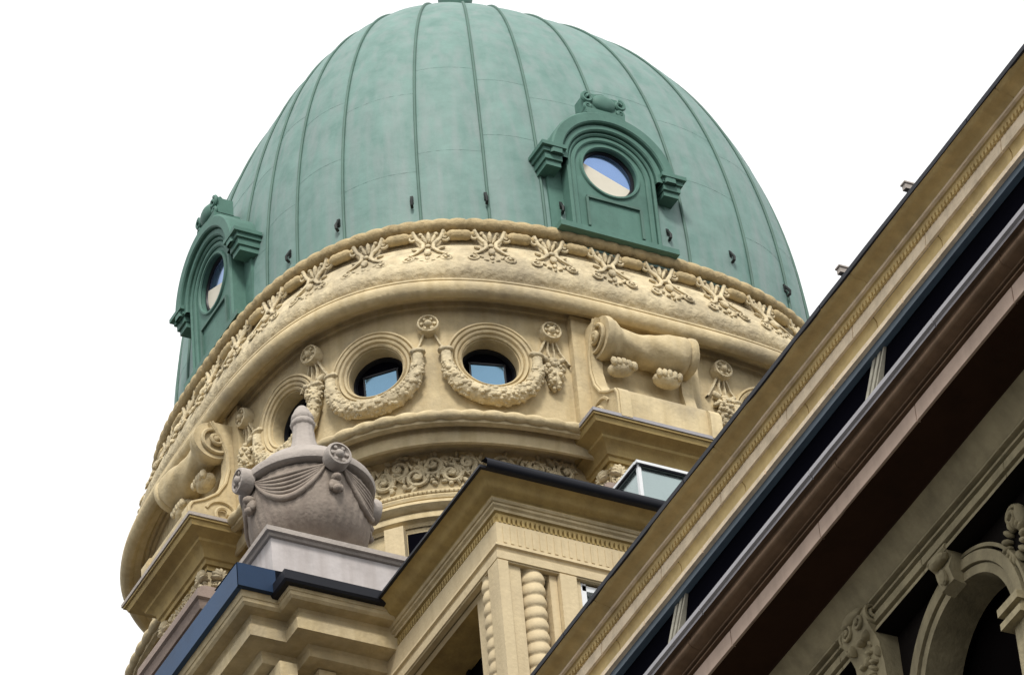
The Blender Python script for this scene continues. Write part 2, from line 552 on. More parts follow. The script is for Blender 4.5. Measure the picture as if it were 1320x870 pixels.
# ---- dormers
def dormer(T, label=None):
    """u sideways, v up, w outward; v = 0 is the dome's foot, w = 0 the front plane"""
    d = MB()
    # back stage, running back into the dome
    d.box((0, 0.50, -0.44), (1.44, 1.0, 0.64), T)
    # round-headed body with the round opening
    hole = lambda a: (0.335 * math.cos(a), 1.0 + 0.335 * math.sin(a))
    ring_plate(d, T, hole, arch_outline(0.52, 0.06, 0.98, (0, 1.0)), -1.0, 0.0, -0.095)
    body = d.build("dormer", COPPERD, tower, 35)
    if label:
        body['label'] = label
    # sill
    s = MB()
    s.box((0, 0.035, -0.10), (1.44, 0.07, 0.36), T)
    s.box((0, 0.085, -0.12), (1.36, 0.035, 0.30), T)
    s.build("sill", COPPERD, body)
    # hood arches (three stepped bands)
    h = MB()
    def band(r0, r1, w0, w1, down):
        pts = [(-1, down)] if down else []
        rows_ = []
        angs = [PI - PI * i / 36 for i in range(37)]
        def loop(r, wv, off):
            L = []
            if down:
                L.append(T((-r, 0.98 - down, wv)))
            for a in angs:
                L.append(T((r * math.cos(a), 0.98 + r * math.sin(a), wv)))
            if down:
                L.append(T((r, 0.98 - down, wv)))
            return L
        rows_ = [loop(r1, w0, 0), loop(r1, w1 - 0.02, 0), loop(r1 - 0.02, w1, 0), loop(r0 + 0.015, w1, 0), loop(r0, w1 - 0.015, 0), loop(r0, w0, 0)]
        h.grid(rows_)
    band(0.63, 0.77, -1.0, 0.13, 0)
    band(0.545, 0.63, -0.2, 0.085, 0)
    band(0.50, 0.545, -0.2, 0.05, 0.9)
    band(0.43, 0.50, -0.2, 0.03, 0.9)
    h.build("hood_mould", COPPERD, body, 35)
    # fine ring round the glass
    q = MB()
    q.tube([(0.35 * math.cos(2 * PI * i / 48), 1.0 + 0.35 * math.sin(2 * PI * i / 48), 0.005) for i in range(48)], 0.022, T, 6, closed=True)
    q.build("window_ring", COPPERD, body)
    # panel under the window (raised frame)
    q = MB()
    for a, b in (((-0.33, 0.16), (-0.33, 0.53)), ((0.33, 0.16), (0.33, 0.53)), ((-0.315, 0.562), (0.315, 0.562))):
        c = ((a[0] + b[0]) / 2, (a[1] + b[1]) / 2, 0.012)
        q.box(c, (abs(b[0] - a[0]) + 0.03, abs(b[1] - a[1]) + 0.03, 0.03), T)
    q.build("panel", RIBM, body)
    # imposts
    for sg in (-1, 1):
        q = MB()
        for (c, wd, v0, v1, ww) in ((0.735, 0.30, 1.05, 1.10, 0.14), (0.73, 0.25, 0.995, 1.05, 0.10), (0.725, 0.21, 0.91, 0.99, 0.075),
                                    (0.72, 0.18, 0.84, 0.905, 0.05)):
            q.box((sg * c, (v0 + v1) / 2, ww / 2 - 0.10), (wd, v1 - v0, ww + 0.2), T)
        q.build("impost", COPPERD, body, 30)
    # acroterion crest on top: a cushion between two scroll cheeks
    q = MB()
    q.box((0, 1.80, -0.10), (0.48, 0.08, 0.32), T)
    q.box((0, 1.95, -0.08), (0.36, 0.26, 0.22), T)
    q.ball((0.0, 1.97, 0.03), (0.15, 0.115, 0.06), T, 14, 8)
    for sg in (-1, 1):
        q.tube(spiral((sg * 0.195, 2.00), 0.075, 1.3, PI / 2, -sg, 20, 0.03), 0.024, T, 6)
        q.tube(spiral((sg * 0.195, 1.88), 0.055, 1.2, -PI / 2, sg, 16, 0.03), 0.02, T, 6)
        q.box((sg * 0.20, 1.94, -0.08), (0.08, 0.22, 0.2), T)
    q.tube([(-.2, 2.08, -.05), (0, 2.10, 0.0), (.2, 2.08, -.05)], .03, T, 6)
    q.build("crest", COPPERD, body)
    # glass, its pale reflection painted as a cream half-disc just in front
    q = MB()
    rows_ = [[T((r * math.cos(2 * PI * i / 40), 1.0 + r * math.sin(2 * PI * i / 40), -0.075)) for i in range(40)] for r in (0.335, 0.0005)]
    q.grid(rows_, closed_u=True)
    q.build("window_pane", PANEB, body)
    q = MB()
    q.tube([(0.315 * math.cos(2 * PI * i / 40), 1.0 + 0.325 * math.sin(2 * PI * i / 40), -0.07) for i in range(40)], 0.022, T, 6, closed=True)
    q.build("window_frame", BLACK, body)
    q = MB()
    pts = []
    a0, a1 = math.radians(158), math.radians(338)
    for i in range(25):
        a = a0 + (a1 - a0) * i / 24
        pts.append(T((0.30 * math.cos(a), 1.0 + 0.30 * math.sin(a), -0.068)))
    q.add(pts, [tuple(range(25))])
    q.build("pane_reflection", GLINT, body)
    return body
dormer(flat_frame((-0.20, -3.53, 0.0), (1, 0, 0), (0, -1, 0)), "green copper dormer facing the viewer")
dormer(flat_frame((-3.43, -0.20, 0.05), (0, -1, 0), (-1, 0, 0)), "green copper dormer seen edge-on at the left")

# ---- frieze under the dome
m = MB()
fr = [(3.30, 0.06, 2.8), (3.44, 0.05, 2.8), (3.44, -0.06, 2.8), (3.43, -0.10, 2.82), (3.43, -0.27, 2.86), (3.47, -0.31, 2.88), (3.515, -0.40, 2.92),
      (3.57, -0.50, 2.95), (3.62, -0.60, 2.98), (3.665, -0.70, 3.0), (3.69, -0.80, 3.05), (3.69, -0.87, 3.08), (3.66, -0.93, 3.1),
      (3.62, -0.97, 3.12), (3.60, -1.06, 3.14)]
ring(m, fr)
frieze = m.build("frieze_band", CARVE, tower, 50)
frieze['label'] = "carved frieze with palmettes between small bolsters"
def frR(z):
    for (r0, z0, _), (r1, z1, _) in zip(fr[1:-1], fr[2:]):
        if z1 <= z <= z0:
            return r0 + (r1 - r0) * (z0 - z) / (z0 - z1 + 1e-9)
    return 3.6 if z < -0.9 else 3.44
# leaf roll on top, segmented like a bound garland
m = MB()
K = 1080
rows = []
for j in range(13):
    a = 2 * PI * j / 12
    row = []
    for i in range(K):
        th = 2 * PI * i / K
        seg = abs(math.sin(th * 66))
        rr = 0.072 * (0.80 + 0.24 * seg ** 0.6)
        x, y = sq(th, 3.465 + rr * math.cos(a), 2.8)
        row.append(Vector((x, y, -0.012 + rr * math.sin(a))))
    rows.append(row)
m.grid(rows, closed_u=True)
m.build("leaf_roll", ROLL, frieze, 60)
TF = on_tower(frR, 2.92)
def palmette(s):
    p = MB()
    rnd = random.Random(int(s * 1000))
    j = lambda a: a * rnd.uniform(-1, 1)
    for sg in (-1, 1):
        # S-shaped stem from the leaf roll down to an outer scroll
        p.tube([(s + sg * .17, -.12, .05), (s + sg * .13, -.22, .05), (s + sg * .06, -.32, .045), (s + sg * .05, -.42, .04), (s + sg * .11, -.52, .035), (s + sg * .19 + j(.01), -.58, .025)],
               [.024, .024, .024, .024, .02, .018], TF, 8)
        p.tube(spiral((s + sg * 0.205, -0.655 + j(.01)), 0.072, 1.5, PI / 2, sg, 24, 0.015), 0.015, TF, 5)
        p.tube(spiral((s + sg * 0.185, -0.20), 0.06, 1.4, PI, sg, 20, 0.04), 0.016, TF, 5)
        p.ball((s + sg * .05, -.22, .035), (.022, .075, .03), TF, 8, 6, sg * -.35)
        p.ball((s + sg * .085, -.15, .03), (.028, .028, .03), TF, 8, 6)
        p.ball((s + sg * 0.115, -0.63, .015), (.042, .02, .025), TF, 7, 5, sg * 1.0 + j(.2))
        p.ball((s + sg * 0.15, -0.42, .02), (.045, .018, .025), TF, 7, 5, sg * .6 + j(.2))
        p.ball((s + sg * 0.06, -0.70, .015), (.03, .018, .02), TF, 7, 5, sg * 0.4)
    p.ball((s, -.20, .04), (.026, .085, .035), TF, 8, 6)
    p.ball((s, -0.39, .04), (.034, .04, .035), TF, 8, 6)
    p.ball((s, -0.53, .035), (.04, .075, .04), TF, 9, 6)
    p.ball((s, -0.655, .02), (.026, .04, .025), TF, 7, 5)
    p.ball((s, -0.73, .015), (.018, .022, .02), TF, 6, 5)
    return p
def bolster(s):
    p = MB()
    p.tube([(s + 0.14 * (i / 4 - 1), -0.175, .035) for i in range(9)], [0.03, .055, .062, .058, .062, .058, .062, .055, .03], TF, 8)
    for k in (-.15, .15):
        p.ball((s + k, -.175, .03), (.02, .05, .05), TF, 6, 5)
    return p
s0 = s_of(-125.5) - 0.06
PAL = 0.675
k = 0
for i in range(-8, 13):
    s = s0 + i * PAL
    if s < -9.0 or s > 5.0:
        continue
    palmette(s).build("palmette", CARVE, frieze, 50)
    bolster(s + PAL / 2).build("bolster", ROLL, frieze, 50)

# ---- crowning moulding of the drum
m = MB()
ring(m, [(3.58, -1.045, 3.12), (3.66, -1.06, 3.14), (3.745, -1.065, 3.17), (3.765, -1.075, 3.18), (3.768, -1.10, 3.19), (3.75, -1.112, 3.19), (3.775, -1.125, 3.2), (3.802, -1.165, 3.2), (3.808, -1.215, 3.2), (3.79, -1.265, 3.2),
         (3.755, -1.295, 3.2), (3.715, -1.30, 3.2), (3.68, -1.275, 3.2), (3.665, -1.245, 3.2), (3.60, -1.235, 3.2), (3.565, -1.19, 3.2), (3.535, -1.195, 3.2), (3.53, -1.25, 3.2), (3.497, -1.255, 3.2)])
m.build("crown_moulding", CREAM, tower, 35)

# ---- drum wall with round openings
DRUM_R, DRUM_N = 3.5, 3.2
TW = on_tower(lambda z: DRUM_R, DRUM_N)
Z0, Z1 = -2.98, -1.23
wins = [(s_of(-118.9) + .05, -1.97, "round window right of the middle between two swags"), (s_of(-135.4) - .04, -1.97, "round window on the tower's rounded corner"),
        (s_of(-152.6), -1.97, "round window half hidden by the urn"), (s_of(-66.6), -1.97, "round window cut off by the eaves")]
wins.sort()
HR = 0.305
cells = []
m = MB()
bounds = [(w_[0] - 0.56, w_[0] + 0.56) for w_ in wins]
cur = _tab[0][0]
def plain(a, b):
    if b - a < 1e-4:
        return
    nu = max(2, int((b - a) / 0.08))
    m.grid([[TW((a + (b - a) * i / nu, z, 0)) for i in range(nu + 1)] for z in (Z0, (Z0 + Z1) / 2, Z1)])
for (a, b), w_ in zip(bounds, wins):
    plain(cur, a)
    N = 96
    cs, cz = w_[0], w_[1]
    def outer(an):
        dx, dz = math.cos(an), math.sin(an)
        t = 1e9
        if dx > 1e-9: t = min(t, (b - cs) / dx)
        if dx < -1e-9: t = min(t, (a - cs) / dx)
        if dz > 1e-9: t = min(t, (Z1 - cz) / dz)
        if dz < -1e-9: t = min(t, (Z0 - cz) / dz)
        return t
    # make sure the four corners are sampled
    angs = sorted(set([2 * PI * i / N for i in range(N)] + [math.atan2(zz - cz, ss - cs) % (2 * PI) for zz in (Z0, Z1) for ss in (a, b)]))
    rows = []
    for kk in (1.0, 0.66, 0.33, 0.0):
        row = []
        for an in angs:
            r = HR + (outer(an) - HR) * kk
            row.append(TW((cs + r * math.cos(an), cz + r * math.sin(an), 0)))
        rows.append(row)
    FT = frame_at(cs, cz, DRUM_R, DRUM_N)
    rows.append([FT((HR * math.cos(an), HR * math.sin(an), -0.17)) for an in angs])
    m.grid(rows, closed_u=True)
    cur = b
plain(cur, _tab[-1][0])
drum = m.build("drum_wall", CREAM, tower, 45)
for cs, cz, lab in wins:
    FT = frame_at(cs, cz, DRUM_R, DRUM_N)
    TL = on_tower(lambda z: DRUM_R, DRUM_N)
    q = MB()
    rows = []
    for r, wv in ((0.317, -0.06), (0.317, 0.03), (0.335, 0.045), (0.352, 0.025), (0.364, 0.055), (0.386, 0.065), (0.398, 0.036), (0.410, 0.07), (0.436, 0.078),
                  (0.448, 0.046), (0.460, 0.075), (0.480, 0.07), (0.49, -0.02)):
        rows.append([TL((cs + r * math.cos(2 * PI * i / 72), cz + r * math.sin(2 * PI * i / 72), wv)) for i in range(72)])
    q.grid(rows, closed_u=True)
    ow = q.build("oculus_window", CREAM, tower, 40)
    ow['label'] = lab
    q = MB()
    rows = [[FT((r * math.cos(2 * PI * i / 40), r * math.sin(2 * PI * i / 40), wv)) for i in range(40)] for r, wv in ((HR + .02, -0.165), (0.285, -0.155), (0.27, -0.20))]
    q.grid(rows, closed_u=True)
    q.build("frame", BLACK, ow)
    q = MB()
    rows = [[FT((r * math.cos(2 * PI * i / 40), r * math.sin(2 * PI * i / 40), -0.21)) for i in range(40)] for r in (0.33, 0.001)]
    q.grid(rows, closed_u=True)
    q.build("dark_glass", DGLASS, ow)
    q = MB()
    q.box((0.0, -0.06, -0.195), (0.35, 0.35, 0.02), FT)
    q.build("pane", PANE, ow)
    q = MB()
    for (c, s) in (((-.185, -.06, -.188), (.02, .38, .03)), ((.185, -.06, -.188), (.02, .38, .03)), ((0, .12, -.188), (.40, .02, .03))):
        q.box(c, s, FT)
    q.build("sash", BLACK, ow)

# ---- swags, rosettes and fruit drops on the drum
def swag(cs, cz):
    p = MB()
    L = []
    for i in range(61):
        k = i / 60
        a = PI + PI * k
        L.append((cs + 0.475 * math.cos(a), cz + 0.05 + 0.57 * math.sin(a) * (abs(math.sin(a)) ** -0.25 if abs(math.sin(a)) > 0.01 else 1), 0.085))
    R_ = [0.055 + 0.045 * math.sin(PI * i / 60) for i in range(61)]
    p.tube(L, R_, TW, 8)
    rnd = random.Random(int(cs * 100))
    for i in range(3, 58):
        for kk in range(4):
            a = rnd.uniform(-2.0, 2.0)
            r = R_[i] * 0.86
            d = Vector(L[min(i + 1, 60)]) - Vector(L[i - 1])
            d.normalize()
            nrm = Vector((-d.y, d.x, 0))
            c = Vector(L[i]) + nrm * r * math.sin(a) + Vector((0, 0, r * math.cos(a)))
            s = rnd.uniform(0.018, 0.034)
            p.ball(c, (s, s, s * 0.9), TW, 6, 4)
    for sg in (-1, 1):
        e = (cs + sg * 0.475, cz + 0.09)
        p.ball((e[0], e[1], .07), (.085, .035, .075), TW, 8, 6, 0)
        p.ball((e[0] - .04, e[1] + .03, .06), (.05, .03, .05), TW, 7, 5, 0.6)
        p.ball((e[0] + .04, e[1] + .03, .06), (.05, .03, .05), TW, 7, 5, -0.6)
    return p
for cs, cz, _ in wins:
    swag(cs, cz).build("garland", CARVE, tower, 60)
def rosette(s, z, T, r=0.115):
    p = MB()
    rows = []
    for rr, wv in ((r, -.02), (r, .09), (r * .93, .115), (r * .8, .12), (r * .72, .09), (r * .5, .085), (r * .36, .10)):
        rows.append([T((s + rr * math.cos(2 * PI * i / 28), z + rr * math.sin(2 * PI * i / 28), wv)) for i in range(28)])
    p.grid(rows, closed_u=True)
    p.ball((s, z, .10), (r * .36, r * .36, .05), T, 10, 6)
    for k in range(6):
        a = 2 * PI * k / 6
        p.ball((s + r * .58 * math.cos(a), z + r * .58 * math.sin(a), .09), (r * .2, r * .2, .03), T, 6, 4)
    return p
def ribbon(p, pts, wd, T):
    rows = [[], [], [], []]
    for x, z, wv in pts:
        rows[0].append(T((x - wd / 2, z, -0.01)))
        rows[1].append(T((x - wd / 2 + 0.008, z, wv)))
        rows[2].append(T((x + wd / 2 - 0.008, z, wv)))
        rows[3].append(T((x + wd / 2, z, -0.01)))
    p.grid(rows)
def fruit_drop(s, z, big=True):
    p = MB()
    for sg in (-1, 1):
        ribbon(p, [(s + sg * .02, z - .08, .05), (s + sg * .035, z - .2, .035), (s + sg * .03, z - .32, .05)], .03, TW)
    rnd = random.Random(int(s * 77))
    p.ball((s, z - .56, .04), (.085, .20, .09), TW, 10, 8)
    for i in range(60):
        a, b = rnd.uniform(0, 2 * PI), rnd.uniform(-1, 1)
        c = (s + .088 * math.cos(a) * math.sqrt(1 - b * b), z - .56 + .20 * b, .04 + abs(.095 * math.sin(a) * math.sqrt(1 - b * b)))
        q = rnd.uniform(.02, .032)
        p.ball(c, (q, q, q), TW, 6, 4)
    for sg in (-1, 1):
        p.ball((s + sg * .09, z - .36, .05), (.075, .035, .04), TW, 7, 5, sg * .7)
        p.ball((s + sg * .10, z - .47, .04), (.05, .03, .04), TW, 7, 5, sg * -.5)
    return p
for dg, drop, z in ((-127.3, False, -1.53), (-146.2, True, -1.44), (-108.3, True, -1.51), (-75.6, True, -1.45), (-164.0, True, -1.47)):
    s = s_of(dg)
    q = rosette(s, z, TW).build("rosette", CARVE, tower, 40)
    p = MB()
    for sg in (-1, 1):
        ribbon(p, [(s + sg * .05, z - .08, .05), (s + sg * .11, z - .22, .03), (s + sg * .20, z - .38, .05)], .035, TW)
    p.build("ribbon", CARVE, q, 40)
    if drop:
        fruit_drop(s, z).build("fruit_drop", CARVE, tower, 60)

# ---- rope ledge, lower cornice, lower frieze and mouldings
m = MB()
ring(m, [(3.48, -2.90, 3.2), (3.78, -2.93, 3.25), (3.80, -2.99, 3.28), (3.79, -3.03, 3.3), (3.745, -3.045, 3.3), (3.70, -3.01, 3.3), (3.672, -3.0, 3.3), (3.668, -3.035, 3.3),
         (3.668, -3.10, 3.3), (3.655, -3.175, 3.3), (3.63, -3.185, 3.3), (3.60, -3.15, 3.3), (3.54, -3.10, 3.3), (3.45, -3.08, 3.3), (3.40, -3.09, 3.3), (3.40, -3.60, 3.3)])
cor = m.build("lower_cornice", CREAM, tower, 35)
m = MB()
rows = []
for j in range(11):
    a = 2 * PI * j / 10
    row = []
    for i in range(1200):
        th = 2 * PI * i / 1200
        rr = 0.060 * (0.78 + 0.3 * abs(math.sin(th * 60)))
        x, y = sq(th, 3.80 + rr * math.cos(a), 3.28)
        row.append(Vector((x, y, -2.95 + rr * math.sin(a))))
    rows.append(row)
m.grid(rows, closed_u=True)
m.build("rope_moulding", CREAM, cor, 60)
T2 = on_tower(lambda z: 3.40, 3.3)
def scrollwork(T, s0_, s1_, z0_, z1_, seed, dens=1.0):
    p = MB()
    rnd = random.Random(seed)
    h = z1_ - z0_
    n = int((s1_ - s0_) / (h * 0.55) * dens)
    zc = (z0_ + z1_) / 2
    st = (s1_ - s0_) / n
    for i in range(n):
        s = s0_ + st * (i + .5)
        sg = 1 if i % 2 else -1
        p.tube(spiral((s, zc + sg * h * .13), h * .26, 1.5, rnd.uniform(0, 6), sg, 24, .02), h * .045, T, 6)
        p.ball((s, zc + sg * h * .13, .04), (h * .07, h * .07, .03), T, 7, 5)
        p.tube([(s - st * .5, zc - sg * h * .3, .015), (s - st * .2, zc - sg * h * .08, .04), (s + st * .2, zc - sg * h * .25, .03), (s + st * .5, zc + sg * h * .3, .015)],
               h * .045, T, 6)
        for k in range(16):
            a = rnd.uniform(0, PI)
            p.ball((s + rnd.uniform(-st, st) * .55, zc + rnd.uniform(-.46, .46) * h, .012), (rnd.uniform(.035, .07) * h / .5, rnd.uniform(.018, .03) * h / .5, .035), T, 7, 5, a)
    return p
m = scrollwork(T2, s_of(-164), s_of(-106), -3.57, -3.08, 5, 1.5)
m.build("scroll_relief", CARVE, cor, 55)
m = MB()
ring(m, [(3.38, -3.570, 3.3), (3.44, -3.583, 3.3), (3.455, -3.610, 3.3), (3.44, -3.636, 3.3), (3.43, -3.649, 3.3), (3.465, -3.662, 3.3), (3.475, -3.682, 3.3), (3.465, -3.715, 3.3),
         (3.44, -3.722, 3.3), (3.44, -3.742, 3.3), (3.50, -3.761, 3.3), (3.51, -3.801, 3.3), (3.47, -3.847, 3.3), (3.44, -3.854, 3.3), (3.45, -3.874, 3.3), (3.45, -3.933, 3.3),
         (3.40, -3.953, 3.3), (3.38, -3.986, 3.3)])
base = m.build("string_mouldings", CREAM, tower, 35)
m = MB()
for i in range(90):
    s = s_of(-165) + i * (s_of(-105) - s_of(-165)) / 89
    m.ball((s, -3.63, .055), (.022, .026, .025), T2, 6, 4)
m.build("bead_row", CREAM, base, 60)
m = MB()
ring(m, [(3.36, -3.97, 3.3), (3.36, -9.0, 3.3), (3.36, -20.0, 3.3), (3.36, GZ, 3.3)])
m.build("shaft_wall", CREAM, tower, 40)
# narrow opening with a pale jamb block under the mouldings
T3 = on_tower(lambda z: 3.36, 3.3)
m = MB()
m.grid([[T3((s_of(-133.4) + i * .06, z, .012)) for i in range(9)] for z in (-5.3, -4.05)])
m.build("shaft_window", DGLASS, tower)
m = MB()
m.box((s_of(-135.0), -4.5, .06), (.20, 0.98, .14), T3)
m.build("jamb_block", BAYST, tower, 30)

# ---- scroll consoles with their corbels and piers
def console(o, u, nn, label, big):
    T = flat_frame(o, u, nn)          # o at the wall face, v = world height offset, w outward
    # pier strip behind
    p = MB()
    p.box((0, -2.09, 0.01), (1.50, 1.70, 0.14), T)
    body = None
    prof = [(0.00, -1.22), (0.10, -1.22), (0.14, -1.50), (0.12, -1.80), (0.10, -2.0), (0.12, -2.18), (0.18, -2.34), (0.30, -2.42), (0.48, -2.50), (0.58, -2.54), (0.60, -2.60), (0.60, -2.98), (0.0, -2.98)]
    n = len(prof)
    rows = [[T((uu, z, w_)) for w_, z in prof] for uu in (-0.50, 0.50)]
    p.grid(rows)
    for r in rows:
        p.add(r, [tuple(range(n))])
    body = p.build("console", CREAM, tower, 35)
    body['label'] = label
    # side bands following the S profile with a curl at the foot
    for sg in (-1, 1):
        q = MB()
        bprof = [(0.34, -1.42), (0.24, -1.60), (0.17, -1.80), (0.17, -2.02), (0.22, -2.22), (0.32, -2.38), (0.48, -2.50), (0.62, -2.57), (0.66, -2.64), (0.66, -2.96)]
        inner = [(0.0, z) for _, z in bprof]
        a, b = sg * 0.47, sg * 0.60
        rows = [[T((a, z, 0.0)) for w_, z in bprof], [T((a, z, w_)) for w_, z in bprof], [T((b, z, w_)) for w_, z in bprof], [T((b, z, 0.0)) for w_, z in bprof]]
        q.grid(rows)
        # raised edge fillet and foot spiral on the side face
        side = lambda P: T((sg * 0.60 + sg * P[2], P[1], P[0]))
        q.tube([(w_ - .03, z, .005) for w_, z in bprof], 0.018, side, 6)
        q.tube(spiral((0.24, -2.66), 0.20, 1.6, 0.3, 1, 30, 0.0), 0.022, side, 6)
        q.build("side_band", CREAM, body, 40)
    # waisted roll
    q = MB()
    K_, NS_ = 44, 36
    rows = []
    kp = [(0, .0), (0, .235), (.05, .245), (.10, .225), (.22, .165), (.36, .155), (.55, .19), (.75, .225), (.90, .232), (.93, .205), (.96, .235), (1.0, .23), (1.0, 0)]
    for k, r0 in kp if False else [(i / K_, None) for i in range(K_ + 1)]:
        for (ka, ra), (kb, rb) in zip(kp[1:-1], kp[2:]):
            if ka <= k <= kb and kb > ka:
                r0 = ra + (rb - ra) * (0.5 - 0.5 * math.cos(PI * (k - ka) / (kb - ka)))
                break
        x = (-0.54 + 1.08 * k) * big
        row = []
        for j in range(NS_):
            a = 2 * PI * j / NS_
            rr = r0 * (1 + (0.035 * math.sin(5 * a + 14 * k) if 0.12 < k < 0.88 else 0))
            row.append(T((x, -1.62 - 0.04 * math.sin(PI * k) + rr * math.sin(a), 0.27 + rr * math.cos(a))))
        rows.append(row)
    rows = [[T((-0.54 * big, -1.62, 0.27))] * NS_] + rows + [[T((0.54 * big, -1.62, 0.27))] * NS_]
    q.grid(rows, closed_u=True)
    for sg in (-1, 1):
        side = lambda P: T((sg * 0.545 + sg * P[2], P[1], P[0]))
        q.tube(spiral((0.27, -1.62), 0.215, 2.0, PI / 2, 1, 40, 0.0), 0.024, side, 6)
        q.ball((0.27, -1.62, 0.03), (.05, .05, .04), side, 8, 6)
    q.build("scroll_roll", CREAM, body, 60)
    for sx, rr in ((-0.30, 0.3), (0.24, -0.02)):
        q = MB()
        q.ball((sx, -1.97, 0.25), (0.165, 0.085, 0.10), T, 14, 9, rr)
        for k in range(5):
            q.ball((sx + (-0.12 + .06 * k), -1.935 - abs(k - 2) * .008, .33), (.036, .06, .04), T, 7, 5, rr)
        q.build("fruit", CARVE, body, 60)
    # corbel ledge: moulded box cornice on three sides
    return body
console((-0.17, -3.50, 0), (1, 0, 0), (0, -1, 0), "scroll console on the tower's front face", 1)
console((-3.50, -0.17, 0), (0, -1, 0), (-1, 0, 0), "scroll console seen from the side at the left", -1)

def corbel(o, u, nn, hw, cap):
    o, u, nn = Vector(o), Vector(u), Vector(nn)
    T = lambda p: o + u * p[0] + nn * p[1] + Vector((0, 0, p[2]))
    path = [(hw, -0.5), (hw, 0.62), (-hw, 0.62), (-hw, -0.5)]
    cp = MB()
    prof = [(0.6, -2.955), (-0.02, -2.955), (-0.02, -3.0), (0.0, -3.0), (0.02, -3.055), (0.10, -3.075), (0.15, -3.10), (0.155, -3.13), (0.20, -3.15), (0.24, -3.20), (0.25, -3.26), (0.275, -3.27), (0.28, -3.32),
            (0.31, -3.32), (0.31, -3.40)]
    sweep(cp, path, prof, 0, T)
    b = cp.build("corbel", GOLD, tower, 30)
    t = MB()
    sweep(t, path, [(0.5, -2.935), (-0.035, -2.935), (-0.035, -2.975), (-0.02, -2.975)], 0, T)
    t.build("lead_cap", cap, b, 30)
    t = MB()
    sweep(t, path, [(0.31, -3.38), (0.31, -3.70)], 0, T)
    b2 = t.build("pier", CREAM, tower, 30)
    for (oo, uu, n2, wd) in ((o + nn * 0.31, u, nn, 2 * hw - .62), (o - u * (hw - .31) - nn * 0.15, nn, -u, .8), (o + u * (hw - .31) - nn * 0.15, -nn, u, .8)):
        TT = flat_frame(oo, uu, n2)
        sw = scrollwork(TT, -wd / 2, wd / 2, -3.65, -3.39, int(wd * 100), 1.4)
        for e in (-1, 1):
            for k in range(7):
                a = PI / 2 + (k - 3) * .5
                sw.ball((e * (wd / 2 - .07) + .05 * math.cos(a), -3.50 + .07 * math.sin(a), .045), (.07, .026, .05), TT, 8, 5, a)
            sw.tube(spiral((e * (wd / 2 - .07), -3.585), .06, 1.3, PI / 2, e, 18, .05), .02, TT, 6)
        sw.build("scroll_relief", CARVE, b2, 55)
    t = MB()
    sweep(t, path, [(0.33, -3.64), (0.22, -3.66), (0.20, -3.71), (0.15, -3.73), (0.13, -3.80), (0.08, -3.82), (0.06, -3.94), (0.09, -3.96), (0.11, -4.06), (0.30, -4.10), (0.31, -12.0)], 0, T)
    t.build("pier_base", UMBER, tower, 30)
corbel((-0.17, -3.50, 0), (1, 0, 0), (0, -1, 0), 0.90, LEAD)
corbel((-3.62, -0.17, 0), (0, -1, 0), (-1, 0, 0), 0.86, RIM)

# =================================================================== CORNER PAVILION (blue flashing)
XL, YL = -5.837, -5.354
pav = thing("corner_pavilion", "low cream cornice block with blue roof flashing under the urn", "building", (-4.6, -4.5, GZ))
# travel so that the building lies to the left: front walked from left back ... left side (going -Y) then front (+X)
path = [(XL, 4.0), (XL, YL), (-5.47, YL), (-5.47, -5.608), (-3.6, -5.608)]
m = MB()
sweep(m, path, [(0.0, -0.27), (0.035, -0.275), (0.045, -0.335), (0.055, -0.34), (0.06, -0.375), (0.085, -0.40), (0.20, -0.405), (0.215, -0.44), (0.205, -0.50), (0.19, -0.51), (0.19, -0.54), (0.165, -0.545), (0.17, -0.66),
                (0.20, -0.665), (0.36, -0.67), (0.38, -0.70), (0.38, -0.79), (0.40, -0.80), (0.58, -0.81), (0.58, -1.4), (0.58, GZ + 7.0)], -7.0)
m.build("cornice", CREAM, pav, 30)
fprof = [(0.5, 0.015), (0.03, 0.0), (-0.02, -0.01), (-0.02, -0.27), (0.03, -0.275)]
m = MB()
sweep(m, [path[0], (XL, YL + 0.0)], fprof, -7.0)
m.build("blue_flashing", BLUE, pav, 30)
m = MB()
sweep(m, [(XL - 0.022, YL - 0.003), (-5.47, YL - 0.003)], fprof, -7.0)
m.build("shaded_flashing_end", BLUE_SHADE, pav, 30)  # same flashing; the shade on this face is put into its colour
m = MB()
sweep(m, [(-5.472, YL + 0.1), (-5.472, -5.608), (-3.9, -5.608)], [(0.5, -0.16), (0.03, -0.165), (-0.03, -0.175), (-0.03, -0.275), (-0.012, -0.30), (0.05, -0.302)], -7.0)
m.build("gutter", NAVY, pav, 30)
m = MB()
m.box((-4.6, -3.4, -7.32), (2.1, 3.4, 0.1))
m.build("roof", RIM, pav)
m = MB()
for x in (-5.25, -4.85, -4.45):
    m = MB()
    m.box((x, -4.90, -7.95), (0.18, 0.40, 0.26))
    m.box((x, -5.10, -8.15), (0.12, 0.26, 0.2))
    m.build("bracket", CREAM, pav, 30)

# ---- pedestal and urn
ped = thing("urn_pedestal", "pale lilac-white rendered pedestal block carrying the stone urn", "pedestal", (-4.4, -4.1, -7.2))
PX0, PX1, PY0, PY1 = -5.24, -3.66, -4.80, -3.40
m = MB()
pp = [(PX0, PY1), (PX0, PY0), (PX1, PY0), (PX1, PY1), (PX0, PY1)]
sweep(m, pp, [(0.072, -6.08), (0.072, -7.2)])
m.build("block", PED, ped, 30)
m = MB()
sweep(m, pp, [(0.3, -6.0), (0.0, -6.0), (0.0, -6.055), (0.03, -6.062), (0.045, -6.085), (0.07, -6.09)])
m.add([(PX0 + .01, PY0 + .01, -6.002), (PX1 - .01, PY0 + .01, -6.002), (PX1 - .01, PY1 - .01, -6.002), (PX0 + .01, PY1 - .01, -6.002)], [(0, 1, 2, 3)])
m.build("coping", RIM, ped, 30)

